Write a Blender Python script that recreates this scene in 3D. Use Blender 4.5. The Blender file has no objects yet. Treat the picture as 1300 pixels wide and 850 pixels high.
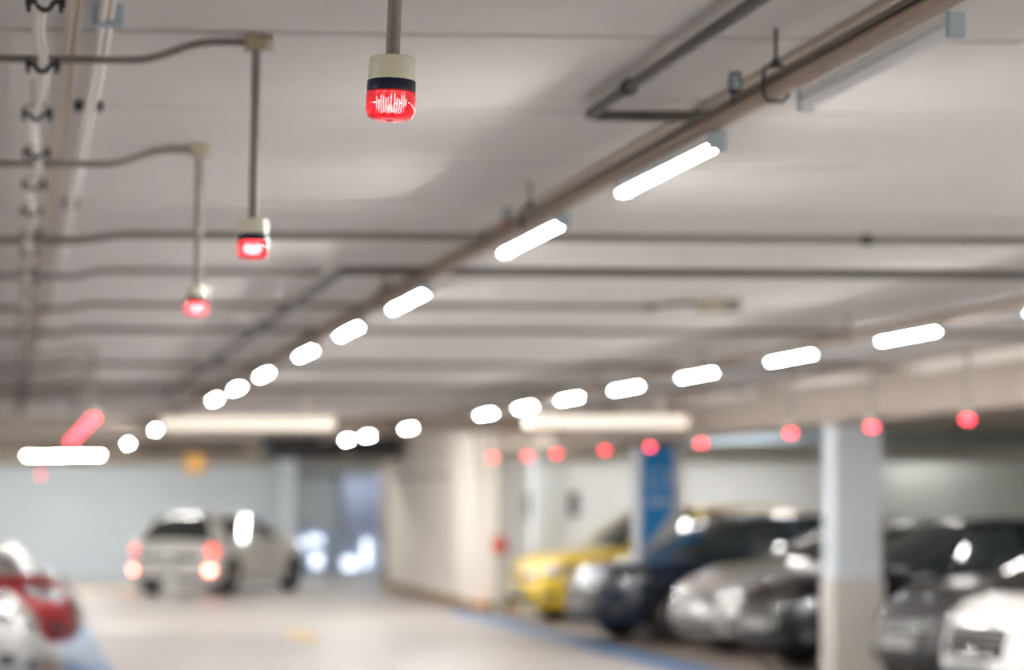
import bpy, bmesh, math, random
from mathutils import Vector, Matrix
random.seed(7)
C = bpy.context.scene.collection
PI = math.pi
CAM = 1.65          # lens height; the ceiling is 2.80 m above the floor
CEIL = 2.80

# ------------------------------------------------------------------ materials
def mat(name, col, rough=0.5, metal=0.0, coat=0.0, emit=None, strength=0.0, spec=0.5,
        noise=0.0, nscale=4.0, bump=0.0, trans=0.0, ior=1.45, col2=None):
    m = bpy.data.materials.new(name); m.use_nodes = True
    nt = m.node_tree; b = nt.nodes['Principled BSDF']
    b.inputs['Base Color'].default_value = (*col, 1)
    b.inputs['Roughness'].default_value = rough
    b.inputs['Metallic'].default_value = metal
    b.inputs['Coat Weight'].default_value = coat
    b.inputs['Coat Roughness'].default_value = 0.04
    b.inputs['Specular IOR Level'].default_value = spec
    b.inputs['Transmission Weight'].default_value = trans
    b.inputs['IOR'].default_value = ior
    if emit:
        b.inputs['Emission Color'].default_value = (*emit, 1)
        b.inputs['Emission Strength'].default_value = strength
    if noise or bump:
        tc = nt.nodes.new('ShaderNodeTexCoord')
        n = nt.nodes.new('ShaderNodeTexNoise'); n.inputs['Scale'].default_value = nscale
        n.inputs['Detail'].default_value = 6; n.inputs['Roughness'].default_value = 0.6
        nt.links.new(tc.outputs['Object'], n.inputs['Vector'])
        if noise:
            mx = nt.nodes.new('ShaderNodeMix'); mx.data_type = 'RGBA'
            c2 = col2 or tuple(c * (1 - noise) for c in col)
            mx.inputs[6].default_value = (*col, 1); mx.inputs[7].default_value = (*c2, 1)
            rp = nt.nodes.new('ShaderNodeMapRange')
            rp.inputs[1].default_value = 0.35; rp.inputs[2].default_value = 0.7
            nt.links.new(n.outputs['Fac'], rp.inputs[0])
            nt.links.new(rp.outputs[0], mx.inputs[0])
            nt.links.new(mx.outputs[2], b.inputs['Base Color'])
        if bump:
            bp = nt.nodes.new('ShaderNodeBump'); bp.inputs['Strength'].default_value = bump
            bp.inputs['Distance'].default_value = 0.01
            nt.links.new(n.outputs['Fac'], bp.inputs['Height'])
            nt.links.new(bp.outputs['Normal'], b.inputs['Normal'])
    return m

M = {}
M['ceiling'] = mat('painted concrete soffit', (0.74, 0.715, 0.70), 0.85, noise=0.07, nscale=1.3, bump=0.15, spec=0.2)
M['gap'] = mat('dark joint filler', (0.10, 0.085, 0.075), 0.95, noise=0.2, nscale=9)
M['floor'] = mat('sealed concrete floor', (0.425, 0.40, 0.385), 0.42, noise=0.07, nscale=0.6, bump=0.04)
M['bayfloor'] = mat('brownish bay concrete', (0.30, 0.25, 0.215), 0.55, noise=0.25, nscale=0.9, bump=0.05)  # bay floor is mottled and browner than the lane
M['white_wall'] = mat('white wall paint', (0.80, 0.83, 0.85), 0.6, noise=0.05, nscale=1.5)
M['cream_wall'] = mat('cream wall paint', (0.84, 0.79, 0.73), 0.6, noise=0.05, nscale=1.2)
M['blue_wall'] = mat('pale blue wall paint', (0.66, 0.74, 0.80), 0.6, noise=0.06, nscale=1.0)
M['grey_wall'] = mat('grey green wall paint', (0.52, 0.55, 0.52), 0.7, noise=0.08, nscale=1.0)
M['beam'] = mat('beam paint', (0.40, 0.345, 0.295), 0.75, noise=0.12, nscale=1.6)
M['dado'] = mat('grey dado paint', (0.60, 0.57, 0.54), 0.6, noise=0.08, nscale=2)
M['skirt'] = mat('brown skirting paint', (0.33, 0.22, 0.12), 0.6, noise=0.15, nscale=6)
M['kerb'] = mat('orange kerb paint', (0.62, 0.30, 0.06), 0.5, noise=0.2, nscale=9)
M['column'] = mat('column paint', (0.66, 0.72, 0.78), 0.55, noise=0.06, nscale=2.0)
M['blue_paint'] = mat('blue floor paint', (0.085, 0.22, 0.47), 0.45, noise=0.18, nscale=3)
M['yellow_paint'] = mat('yellow floor paint', (0.78, 0.50, 0.10), 0.5, noise=0.25, nscale=5)
M['steel'] = mat('dull galvanised steel', (0.20, 0.18, 0.155), 0.42, metal=0.55, noise=0.2, nscale=30)
M['pole'] = mat('weathered grey pipe', (0.23, 0.21, 0.20), 0.5, metal=0.25, noise=0.25, nscale=60)
M['darkpipe'] = mat('dark weathered pipe', (0.085, 0.075, 0.07), 0.45, metal=0.3, noise=0.25, nscale=40)
M['trunk'] = mat('brown painted trunking', (0.36, 0.27, 0.20), 0.35, metal=0.15, noise=0.12, nscale=12)
M['dark'] = mat('dark metal', (0.035, 0.035, 0.04), 0.45, metal=0.3, noise=0.2, nscale=40)
M['box'] = mat('cream junction box', (0.40, 0.35, 0.25), 0.5, noise=0.2, nscale=40)
M['boxend'] = mat('pale box lid', (0.60, 0.57, 0.50), 0.5, noise=0.15, nscale=40)
M['cable'] = mat('off white cable', (0.78, 0.74, 0.70), 0.45, noise=0.1, nscale=20)
M['cable2'] = mat('beige cable', (0.58, 0.50, 0.42), 0.5, noise=0.1, nscale=20)
M['bluegrey'] = mat('blue grey bracket', (0.36, 0.45, 0.52), 0.4, metal=0.3, noise=0.1, nscale=20)
M['fixture'] = mat('white enamel batten', (0.72, 0.73, 0.75), 0.35, noise=0.05, nscale=20)
M['tube_on'] = mat('lit fluorescent tube', (1, 1, 1), 0.4, emit=(1.0, 0.97, 0.925), strength=430, noise=0.01)
M['tube_off'] = mat('unlit fluorescent tube', (0.93, 0.94, 0.96), 0.25, noise=0.02, nscale=9)
M['cap'] = mat('cream beacon plastic', (0.66, 0.65, 0.54), 0.32, noise=0.10, nscale=30)
M['band'] = mat('navy beacon ring', (0.008, 0.014, 0.045), 0.3, noise=0.2, nscale=20)
M['lens'] = mat('red beacon lens', (1.0, 0.15, 0.17), 0.03, trans=1.0, ior=1.49, emit=(1, 0.02, 0.06), strength=0.10)
M['lens_far'] = mat('glowing red beacon lens', (1.0, 0.05, 0.07), 0.2, emit=(1, 0.05, 0.08), strength=9)
M['led'] = mat('beacon lamp element', (1, .6, .6), 0.4, emit=(1.0, 0.60, 0.54), strength=7.5)
M['led_hot'] = mat('bright beacon lamp element', (1, .6, .6), 0.4, emit=(1.0, 0.55, 0.55), strength=150)
M['reflector'] = mat('beacon inner reflector', (0.35, 0.12, 0.12), 0.3, metal=0.5)
M['duct'] = mat('dark duct', (0.03, 0.032, 0.036), 0.5, noise=0.3, nscale=3)
M['orange'] = mat('orange sign paint', (0.42, 0.22, 0.04), 0.5, noise=0.1, nscale=4)
M['sign_blue'] = mat('blue sign paint', (0.016, 0.30, 0.78), 0.4, noise=0.1, nscale=4)
M['sign_text'] = mat('pale sign lettering', (0.62, 0.78, 0.90), 0.4, noise=0.05)
M['sign_white'] = mat('white sign paint', (0.72, 0.72, 0.72), 0.4, noise=0.05)
M['red'] = mat('red fire equipment', (0.50, 0.07, 0.035), 0.4, noise=0.1, nscale=8)
M['pipe_green'] = mat('grey green pipe paint', (0.45, 0.46, 0.40), 0.5, noise=0.1, nscale=8)
M['glass'] = mat('lobby glass', (0.9, 0.95, 1.0), 0.02, trans=1.0, ior=1.1)
M['lobby'] = mat('lobby wall', (0.74, 0.75, 0.82), 0.4, noise=0.1, nscale=1)
M['lobby_lamp'] = mat('lobby lamp', (1, 1, 1), 0.4, emit=(0.84, 0.90, 1.0), strength=2.4)
M['tyre'] = mat('tyre rubber', (0.015, 0.015, 0.016), 0.75, noise=0.3, nscale=30)
M['rim'] = mat('alloy', (0.42, 0.42, 0.44), 0.25, metal=0.9, noise=0.1, nscale=20)
M['cglass'] = mat('tinted car glass', (0.020, 0.032, 0.034), 0.03, coat=1.0, spec=0.8, noise=0.1, nscale=2)
M['chrome'] = mat('chrome', (0.75, 0.75, 0.76), 0.12, metal=1.0, noise=0.05, nscale=10)
M['plastic'] = mat('black plastic', (0.014, 0.014, 0.016), 0.4, noise=0.3, nscale=30)
M['lamp_glass'] = mat('headlamp lens', (0.34, 0.36, 0.39), 0.06, metal=0.55, coat=1.0, noise=0.35, nscale=14)
M['tail'] = mat('tail lamp red', (0.45, 0.01, 0.012), 0.15, coat=1.0, noise=0.2, nscale=14)
M['tail_on'] = mat('lit tail lamp', (0.6, 0.02, 0.02), 0.2, emit=(1.0, 0.10, 0.07), strength=3.2)
M['brake_on'] = mat('lit bumper lamp', (1, 0.4, 0.35), 0.2, emit=(1.0, 0.24, 0.17), strength=17)
M['plate'] = mat('number plate', (0.38, 0.38, 0.37), 0.4, noise=0.2, nscale=30)
def paint(name, col, metal=0.25, coat=1.0, spec=0.5):
    return mat(name, col, 0.28, metal=metal, coat=coat, spec=spec, noise=0.04, nscale=2)

# ------------------------------------------------------------------ mesh helpers
class MB:
    def __init__(s): s.bm = bmesh.new()
    def box(s, lo, hi, bevel=0.0, mtx=None):
        r = bmesh.ops.create_cube(s.bm, size=1.0)
        vs = r['verts']
        c = [(a + b) / 2 for a, b in zip(lo, hi)]; d = [abs(b - a) for a, b in zip(lo, hi)]
        for v in vs: v.co = Vector((v.co.x * d[0] + c[0], v.co.y * d[1] + c[1], v.co.z * d[2] + c[2]))
        if bevel:
            es = list({e for v in vs for e in v.link_edges})
            rr = bmesh.ops.bevel(s.bm, geom=es, offset=bevel, segments=2, affect='EDGES', profile=0.6)
            vs = list({v for v in rr['verts']} | {v for v in vs if v.is_valid})
        if mtx is not None:
            for v in vs: v.co = mtx @ v.co
        return s
    def tube(s, pts, r, n=12, cap=True):
        pts = [Vector(p) for p in pts]
        rings = []
        up = None
        for i, p in enumerate(pts):
            t = (pts[min(i + 1, len(pts) - 1)] - pts[max(i - 1, 0)]).normalized()
            if up is None: up = Vector((0, 0, 1)) if abs(t.z) < 0.9 else Vector((0, 1, 0))
            a = t.cross(up).normalized(); b = a.cross(t).normalized(); up = b
            rr = r[i] if isinstance(r, (list, tuple)) else r
            rings.append([s.bm.verts.new(p + (a * math.cos(2 * PI * k / n) + b * math.sin(2 * PI * k / n)) * rr) for k in range(n)])
        for i in range(len(rings) - 1):
            for k in range(n):
                s.bm.faces.new((rings[i][k], rings[i][(k + 1) % n], rings[i + 1][(k + 1) % n], rings[i + 1][k]))
        if cap:
            s.bm.faces.new(rings[0][::-1]); s.bm.faces.new(rings[-1])
        return s
    def lathe(s, prof, n=48, axis='z', flute=None, origin=(0, 0, 0), a0=0):
        o = Vector(origin); rings = []
        for (r, h) in prof:
            ring = []
            for k in range(n):
                a = 2 * PI * k / n + a0
                q = r * (1 + (flute * (1 if k % 2 else -1) if flute else 0))
                c, d = q * math.cos(a), q * math.sin(a)
                p = {'z': (c, d, h), 'y': (c, h, d), 'x': (h, c, d)}[axis]
                ring.append(s.bm.verts.new(o + Vector(p)))
            rings.append(ring)
        for i in range(len(rings) - 1):
            for k in range(n):
                s.bm.faces.new((rings[i][k], rings[i][(k + 1) % n], rings[i + 1][(k + 1) % n], rings[i + 1][k]))
        s.bm.faces.new(rings[0][::-1]); s.bm.faces.new(rings[-1])
        return s
    def prism(s, pts, z0, z1):
        a = [s.bm.verts.new((x, y, z0)) for x, y in pts]; b = [s.bm.verts.new((x, y, z1)) for x, y in pts]
        s.bm.faces.new(a[::-1]); s.bm.faces.new(b)
        for i in range(len(a)):
            j = (i + 1) % len(a); s.bm.faces.new((a[i], a[j], b[j], b[i]))
        return s
    def grid(s, rows):
        g = [[s.bm.verts.new(p) for p in row] for row in rows]
        for i in range(len(g) - 1):
            for k in range(len(g[0]) - 1):
                s.bm.faces.new((g[i][k], g[i][k + 1], g[i + 1][k + 1], g[i + 1][k]))
        return g
    def build(s, name, m, parent=None, smooth=True, angle=40, weld=0):
        if weld: bmesh.ops.remove_doubles(s.bm, verts=s.bm.verts, dist=weld)
        bmesh.ops.recalc_face_normals(s.bm, faces=s.bm.faces)
        me = bpy.data.meshes.new(name); 
        if smooth:
            for f in s.bm.faces: f.smooth = True
            for e in s.bm.edges:
                if len(e.link_faces) == 2 and e.calc_face_angle(0) > math.radians(angle): e.smooth = False
        s.bm.to_mesh(me); s.bm.free()
        for mm in (m if isinstance(m, (list, tuple)) else [m]): me.materials.append(mm)
        o = bpy.data.objects.new(name, me); C.objects.link(o)
        if parent: o.parent = parent
        return o

def tag(o, label=None, cat=None, group=None, kind=None):
    if label: o['label'] = label
    if cat: o['category'] = cat
    if group: o['group'] = group
    if kind: o['kind'] = kind
    return o
def empty(name, loc=(0, 0, 0), rz=0.0, label=None, cat=None, group=None):
    o = bpy.data.objects.new(name, None); C.objects.link(o)
    o.location = loc; o.rotation_euler = (0, 0, rz); o.empty_display_size = 0.1
    return tag(o, label, cat, group)
def copy_tree(o, parent=None):
    c = o.copy(); C.objects.link(c)
    if parent: c.parent = parent
    for ch in [x for x in bpy.data.objects if x.parent == o]: copy_tree(ch, c)
    return c
def smooth_path(pts, n=6):
    P = [Vector(p) for p in pts]; out = []
    for i in range(len(P) - 1):
        p0, p1, p2, p3 = P[max(i - 1, 0)], P[i], P[i + 1], P[min(i + 2, len(P) - 1)]
        for k in range(n):
            t = k / n
            out.append(0.5 * ((2 * p1) + (-p0 + p2) * t + (2 * p0 - 5 * p1 + 4 * p2 - p3) * t * t + (-p0 + 3 * p1 - 3 * p2 + p3) * t ** 3))
    out.append(P[-1]); return out

def fillet(pts, d=0.05, n=6):
    P = [Vector(p) for p in pts]; out = [P[0]]
    for i in range(1, len(P) - 1):
        a, b, c = P[i - 1], P[i], P[i + 1]
        d1 = min(d, (b - a).length * 0.45); d2 = min(d, (c - b).length * 0.45)
        p, q = b + (a - b).normalized() * d1, b + (c - b).normalized() * d2
        for k in range(n + 1):
            t = k / n; out.append(p * (1 - t) ** 2 + b * 2 * t * (1 - t) + q * t * t)
    out.append(P[-1]); return out

# ------------------------------------------------------------------ setting
XL, XR, YN, YF = -6.0, 16.5, -9.0, 54.6
JOINTS = [6.26 + 1.2 * k for k in range(-13, 41) if 6.26 + 1.2 * k < YF]
mb = MB()
e = [YN] + JOINTS + [YF]
for a, b in zip(e[:-1], e[1:]):
    mb.box((XL, a + 0.017, CEIL), (XR, b - 0.017, CEIL + 0.10), bevel=0.007)
mb.box((XL - 0.2, YN, CEIL + 0.035), (XR + 0.2, YF + 0.2, CEIL + 0.3))
ce = mb.build('ceiling', [M['ceiling'], M['gap']], smooth=False); tag(ce, kind='structure')
for f in ce.data.polygons:
    if f.center.z < CEIL + 0.036 and f.center.z > CEIL + 0.03 and f.normal.z < -0.5: f.material_index = 1
tag(MB().box((XL - 0.2, YN, -0.2), (XR + 0.2, YF + 0.2, 0)).build('floor', M['floor'], smooth=False), kind='structure')
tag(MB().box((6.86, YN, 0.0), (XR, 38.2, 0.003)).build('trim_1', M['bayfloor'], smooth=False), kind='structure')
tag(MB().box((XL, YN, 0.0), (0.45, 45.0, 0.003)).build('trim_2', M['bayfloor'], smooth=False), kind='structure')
tag(MB().box((XL - 0.2, YN, 0), (XL, YF, CEIL)).build('wall_left', M['white_wall'], smooth=False), kind='structure')
# back wall with the lobby opening between X 6.05 and 7.95
mb = MB()
mb.box((XL, YF, 0), (6.0, YF + 0.2, 2.42)); mb.box((7.95, YF, 0), (XR, YF + 0.2, 2.42)); mb.box((6.0, YF, 2.25), (7.95, YF + 0.2, 2.42))
tag(mb.build('wall_back', M['blue_wall'], smooth=False), kind='structure')
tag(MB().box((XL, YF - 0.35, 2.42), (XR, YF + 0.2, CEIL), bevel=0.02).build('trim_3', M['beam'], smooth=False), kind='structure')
tag(MB().box((XR, YN, 0), (XR + 0.2, YF, CEIL)).build('wall_right', M['grey_wall'], smooth=False), kind='structure')
tag(MB().box((XR - 0.25, YN, 2.42), (XR, 38.35, CEIL), bevel=0.02).build('trim_4', M['grey_wall'], smooth=False), kind='structure')
# end wall behind the right hand bays
tag(MB().box((7.36, 38.6, 0), (12.9, 38.8, CEIL)).build('wall_end', M['white_wall'], smooth=False), kind='structure')
tag(MB().box((7.36, 38.35, 2.5), (12.9, 38.6, CEIL), bevel=0.02).build('trim_5', M['blue_wall'], smooth=False), kind='structure')
tag(MB().box((12.7, 40.8, 0), (XR, 41.0, CEIL)).build('wall_recess', M['grey_wall'], smooth=False), kind='structure')
tag(MB().box((12.7, 38.8, 0), (12.9, 40.8, CEIL)).build('wall_recess_side', M['white_wall'], smooth=False), kind='structure')
tag(MB().box((12.9, 38.4, 2.24), (XR, 38.8, 2.50), bevel=0.02).build('trim_11', M['white_wall'], smooth=False), kind='structure')
tag(MB().box((12.9, 38.5, 2.50), (XR, 38.8, CEIL)).build('trim_12', M['dado'], smooth=False), kind='structure')
# cream room block that juts to the lane
tag(MB().box((6.9, 38.2, 0), (7.36, 47.4, CEIL), bevel=0.015).build('wall_block', M['cream_wall'], smooth=False), kind='structure')
tag(MB().box((7.36, 47.2, 0), (XR, 47.4, CEIL)).build('wall_block_rear', M['cream_wall'], smooth=False), kind='structure')
tag(MB().box((6.86, 38.2, 0), (6.9, 47.44, 0.16), bevel=0.01).build('baseboard_block', M['skirt'], smooth=False), kind='structure')
tag(MB().box((6.84, 46.9, 0.16), (6.9, 47.44, 2.55), bevel=0.01).build('trim_6', M['beam'], smooth=False), kind='structure')
tag(MB().box((6.87, 40.2, 2.02), (6.9, 45.9, 2.12), bevel=0.01).build('trim_7', M['dado'], smooth=False), kind='structure')
# beams
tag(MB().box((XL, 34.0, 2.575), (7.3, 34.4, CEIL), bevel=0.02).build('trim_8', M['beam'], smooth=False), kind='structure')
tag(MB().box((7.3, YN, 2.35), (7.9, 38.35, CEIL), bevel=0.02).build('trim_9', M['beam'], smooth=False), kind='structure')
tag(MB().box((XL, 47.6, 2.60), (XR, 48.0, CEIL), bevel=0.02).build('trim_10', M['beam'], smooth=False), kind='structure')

# floor paint
def stripe(x0, x1, y0, y1, label):
    tag(MB().box((x0, y0, 0.0), (x1, y1, 0.005)).build('floor_stripe', M['blue_paint'], smooth=False), label, 'floor marking', 'blue lane edge stripes')
stripe(6.42, 6.82, 2, 38.1, 'blue painted stripe on the floor in front of the yellow and dark parked cars')
stripe(0.48, 0.96, 2, 44.0, 'blue painted stripe on the floor beside the red parked car')
arrow = [(-.09, -1.3), (.09, -1.3), (.09, .35), (.27, .3), (0, 1.3), (-.27, .3), (-.09, .35)]
o = MB().prism(arrow, 0.0, 0.005).build('floor_arrow', M['yellow_paint'], smooth=False)
o.location = (3.52, 31.2, 0.0); tag(o, 'yellow direction arrow painted in the middle of the lane floor', 'floor marking')
for i, (x, lab) in enumerate([(1.42, 'faint yellow floor dash behind the red parked car'), (2.02, 'faint yellow floor dash just left of the white car\'s rear wheel')]):
    o = MB().box((-0.2, -0.8, 0), (0.2, 0.8, 0.005)).build('floor_dash', M['yellow_paint'], smooth=False)
    o.location = (x, 47.0, 0); tag(o, lab, 'floor marking')

# ------------------------------------------------------------------ columns
def column(y, label, sign=False):
    r = empty('concrete_column', (7.70 if sign else 7.45, y, 0), 0, label, 'column', 'columns at the front of the right hand bays')
    MB().box((0, 0, 0), (0.45, 0.34, 2.35), bevel=0.02).build('shaft', M['column'], r, smooth=False)
    MB().box((-0.012, -0.012, 0.003), (0.462, 0.352, 0.95), bevel=0.01).build('painted_base', M['dado'], r, smooth=False)
    return r
column(22.85, 'large pale square column standing between the black car and the dark grey car')
c2 = column(31.2, 'pale column carrying the blue and white parking sign', True); c2.scale = (1.2, 1, 1)
column(36.3, 'pale bluish column behind the yellow car, near the cream room block')
column(14.0, 'pale column nearest the camera, out at the right')
# the sign wraps the lane face and front of the second column
sg = empty('parking_sign', (7.70, 31.2, 0.0), 0, 'tall blue sign with pale lettering and a slanted lower edge on the column', 'sign'); sg.scale = (1.2, 1, 1)
def flat(pts, y0, y1):     # polygon in x-z extruded in y
    m_ = MB(); a = [m_.bm.verts.new((x, y0, z)) for x, z in pts]; b = [m_.bm.verts.new((x, y1, z)) for x, z in pts]
    m_.bm.faces.new(a); m_.bm.faces.new(b[::-1])
    for i in range(len(a)):
        j = (i + 1) % len(a); m_.bm.faces.new((a[j], a[i], b[i], b[j]))
    return m_
flat([(0.0, 0.86), (0.45, 0.86), (0.45, 2.34), (0.0, 2.34)], -0.035, -0.013).build('back_panel', M['sign_white'], sg, smooth=False)
flat([(0.03, 1.03), (0.36, 1.52), (0.36, 2.34), (0.03, 2.34)], -0.045, -0.035).build('blue_panel', M['sign_blue'], sg, smooth=False)
# pale ring mark and two short lines of pale lettering (out of focus in the place)
m_ = MB(); m_.tube([(0.20 + 0.11 * math.cos(a), -0.049, 1.92 + 0.12 * math.sin(a)) for a in [2 * PI * k / 24 * 0.8 - 0.4 for k in range(25)]], 0.012, 6)
m_.tube([(0.14, -0.049, 1.86), (0.27, -0.049, 1.86)], 0.016, 6); m_.tube([(0.32, -0.049, 1.84), (0.33, -0.049, 2.02)], 0.014, 6)
m_.build('emblem', M['sign_text'], sg)
m_ = MB()
for k in range(4): m_.box((0.08 + 0.065 * k, -0.049, 1.60), (0.125 + 0.065 * k, -0.045, 1.69))
m_.build('lettering', M['sign_text'], sg, smooth=False)

# ------------------------------------------------------------------ standpipes and fittings on the end wall
def standpipe(x, y, label):
    r = empty('standpipe', (x, y, 0), 0, label, 'pipe', 'standpipes at the end wall')
    MB().tube([(0, 0, 0.0), (0, 0, 2.34)], 0.05, 14).build('riser', M['pipe_green'], r)
    v = MB().lathe([(0.01, -0.12), (0.10, -0.11), (0.12, 0.0), (0.10, 0.11), (0.01, 0.12)], 20, origin=(0, -0.05, 1.0)).build('valve', M['red'], r)
    MB().lathe([(0.01, -0.2), (0.08, -0.19), (0.08, -0.13), (0.02, -0.12)], 20, 'y', origin=(0, 0, 1.0)).build('outlet', M['red'], v)
standpipe(7.18, 37.6, 'thin grey green pipe with a small red valve beside the cream block')
standpipe(8.05, 37.9, 'grey green pipe with a wider red valve behind the yellow car')
for x, lab in [(8.05, 'left one of two small dark wall fittings above the yellow car'), (8.52, 'right one of two small dark wall fittings above the yellow car')]:
    r = empty('wall_fitting', (x, 38.6, 1.62), 0, lab, 'wall fitting', 'dark wall fittings')
    if x == 8.05: r.location.x = 7.86
    MB().box((-0.08, -0.09, -0.2), (0.08, 0, 0.16), bevel=0.03).build('case', M['duct'], r, smooth=False)
    MB().box((-0.05, -0.11, -0.12), (0.05, -0.09, 0.0), bevel=0.01).build('front_panel', M['bluegrey'], r, smooth=False)
r = empty('kerb_guard', (7.0, 38.05, 0), 0, 'low orange kerb guard on the floor at the corner of the cream block', 'kerb')
MB().box((-0.12, -0.15, 0), (0.55, 0.12, 0.14), bevel=0.03).build('kerb', M['kerb'], r, smooth=False)
for k in range(2): MB().box((0.06 + k * 0.24, -0.155, 0.01), (0.16 + k * 0.24, 0.1, 0.143), bevel=0.01).build('dark_stripe', M['plastic'], r, smooth=False)
# service duct in front of the end wall
r = empty('service_duct', (8.4, 37.6, 2.52), 0, 'long grey duct crossing high in front of the right end wall', 'duct')
MB().box((0, 0, 0), (7.9, 0.3, 0.17), bevel=0.02).build('duct_casing', M['bluegrey'], r, smooth=False)
for k in range(6): MB().box((0.6 + 1.3 * k, 0.1, 0.17), (0.64 + 1.3 * k, 0.18, 0.277), bevel=0.004).build('bracket', M['steel'], r, smooth=False)

# ------------------------------------------------------------------ far end: lobby, duct, sign
r = empty('lobby_entrance', (6.0, YF, 0), 0, 'bluish glazed lobby entrance in the back wall beside the cream block', 'entrance')
m_ = MB(); m_.box((0, 0.0, 0), (0.07, 0.18, 2.25)); m_.box((1.88, 0, 0), (1.95, 0.18, 2.25)); m_.box((0.93, 0, 0), (1.0, 0.18, 2.25)); m_.box((0, 0, 2.18), (1.95, 0.18, 2.25)); m_.box((0, 0, 1.1), (1.0, .12, 2.25))
m_.build('door_frame', M['blue_wall'], r, smooth=False)
for x in (0.07, 1.0):
    d = MB().box((x, 0.06, 0.02), (x + 0.86, 0.075, 2.18)).build('glass_door', M['glass'], r, smooth=False)
    MB().tube([(x + 0.1, 0.0, 0.9), (x + 0.1, 0.0, 1.3)], 0.02, 8).build('door_handle', M['chrome'], d)
m_ = MB(); m_.box((0, 1.6, 0), (1.95, 1.7, 2.25)); m_.box((-0.1, 0.2, 0), (0, 1.7, 2.25)); m_.box((1.95, 0.2, 0), (2.05, 1.7, 2.25)); m_.box((-0.1, .2, 2.25), (2.05, 1.7, 2.35))
m_.build('lobby_walls', M['lobby'], r, smooth=False)
for (x, z, w_, h_) in ((0.10, 0.45, 0.26, 0.34), (0.55, 0.20, 0.22, 0.30), (0.45, 0.75, 0.35, 0.12), (1.25, 0.15, 0.3, 0.25), (1.7, 0.2, 0.12, 0.6)):
    MB().box((x, 1.52, z), (x + w_, 1.6, z + h_), bevel=0.02).build('lit_panel', M['lobby_lamp'], r, smooth=False)
m_ = MB(); m_.box((0, 0, 0), (0.16, 0.05, 2.0), bevel=0.01); o = m_.build('wall_banner', M['sign_blue'], None, smooth=False)
o.location = (7.98, YF - 0.06, 0.1); tag(o, 'narrow upright blue banner on the back wall right of the lobby glass', 'banner')
m_ = MB(); m_.box((0, 0, 0), (0.4, 0.4, 2.56), bevel=0.02); o = m_.build('concrete_column', M['blue_wall'], None, smooth=False)
o.location = (5.55, 53.7, 0); tag(o, 'grey column against the far back wall, left of the lobby glass', 'column')

r = empty('ventilation_duct', (5.0, 44.5, 2.44), 0, 'dark ventilation duct under the ceiling beyond the cross beam', 'duct')
MB().box((-0.55, 0, -0.04), (0.75, 1.6, 0.35), bevel=0.02).build('duct_box', M['duct'], r, smooth=False)
MB().box((0.9, 0, -0.02), (1.75, 1.2, 0.35), bevel=0.02).build('duct_box', M['duct'], r, smooth=False)
MB().box((0.7, 0.2, 0.0), (0.95, 0.9, 0.16), bevel=0.01).build('flange', M['steel'], r, smooth=False)
for x in (0.78, 0.88): MB().tube([(x, 0.4, 0.1), (x, 0.4, 0.36)], 0.012, 8).build('hanger_rod', M['steel'], r)
r = empty('exhaust_fan', (2.6, 45.6, 2.47), 0, 'long low dark exhaust duct under the ceiling above the white car', 'fan')
MB().box((-0.1, 0, 0.03), (1.5, 0.5, 0.15), bevel=0.03).build('casing', M['duct'], r, smooth=False)
MB().lathe([(0.03, -0.3), (0.09, -0.28), (0.10, 0.0), (0.09, 0.05)], 20, 'x', origin=(-0.1, .25, 0.09)).build('nozzle', M['steel'], r)
for x in (0.2, 1.2): MB().tube([(x, 0.25, 0.14), (x, 0.25, 0.33)], 0.012, 8).build('hanger_rod', M['steel'], r)
r = empty('hanging_sign', (3.55, 50.2, 2.62), 0, 'small orange sign box hanging from the ceiling above the white car', 'sign')
MB().box((-0.2, 0, -0.42), (0.2, 0.08, -0.02), bevel=0.02).build('sign_board', M['orange'], r, smooth=False)
for x in (-0.13, 0.13): MB().tube([(x, 0.04, -0.05), (x, 0.04, 0.18)], 0.01, 8).build('hanger_rod', M['steel'], r)

MB().box((7.05, YF + 0.5, 2.2), (7.9, YF + 1.3, 2.24)).build('ceiling_panel', M['lobby_lamp'], None, smooth=False)
bpy.data.objects['ceiling_panel'].parent = bpy.data.objects['lobby_entrance']; bpy.data.objects['ceiling_panel'].location = (-6.0, -YF, 0)

# ------------------------------------------------------------------ lighting rows
def trunk_row(X, y0, y1, label, hangers):
    r = empty('lighting_trunking', (X, y0, CAM + 1.0), 0, label, 'trunking', 'lighting trunking rows')
    m_ = MB(); m_.tube([(0.0, 0, 0), (0.0, y1 - y0, 0)], 0.022, 14); m_.build('trunking', M['trunk'], r)
    m_ = MB(); m_.box((-0.022, 0, 0.018), (-0.004, y1 - y0, 0.034)); m_.build('upper_channel', M['steel'], r, smooth=False)
    for y in hangers:
        yy = y - y0
        h = MB().tube([(0, yy, 0.062), (0, yy, 0.155)], 0.0045, 8).build('hanger_rod', M['dark'], r)
        # the stirrup clasping the trunking, with a nut on top
        pts = [(-0.012, 0.062), (-0.03, 0.05), (-0.031, -0.012), (-0.018, -0.027), (0.018, -0.027), (0.031, -0.012), (0.03, 0.05), (0.012, 0.062), (-0.012, 0.062)]
        MB().tube([(x, yy, z) for x, z in pts], 0.0045, 8, cap=False).build('stirrup', M['dark'], h)
        MB().lathe([(0.011, 0.055), (0.011, 0.075)], 6, origin=(0, yy, 0)).build('nut', M['dark'], h)
    return r
trunk_row(1.85, 2.2, 43.0, 'brown light trunking running down the left side of the lane ceiling', [3.1, 6.12, 9.1, 12.8, 16.0, 19.3, 22.7, 26, 29.5, 37, 41])
trunk_row(5.07, 4.0, 42.0, 'brown light trunking running down the right side of the lane ceiling', [4.5, 8.2, 12.0, 15.3, 18.6, 22, 25.4, 28.8, 36.5, 40])

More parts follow.
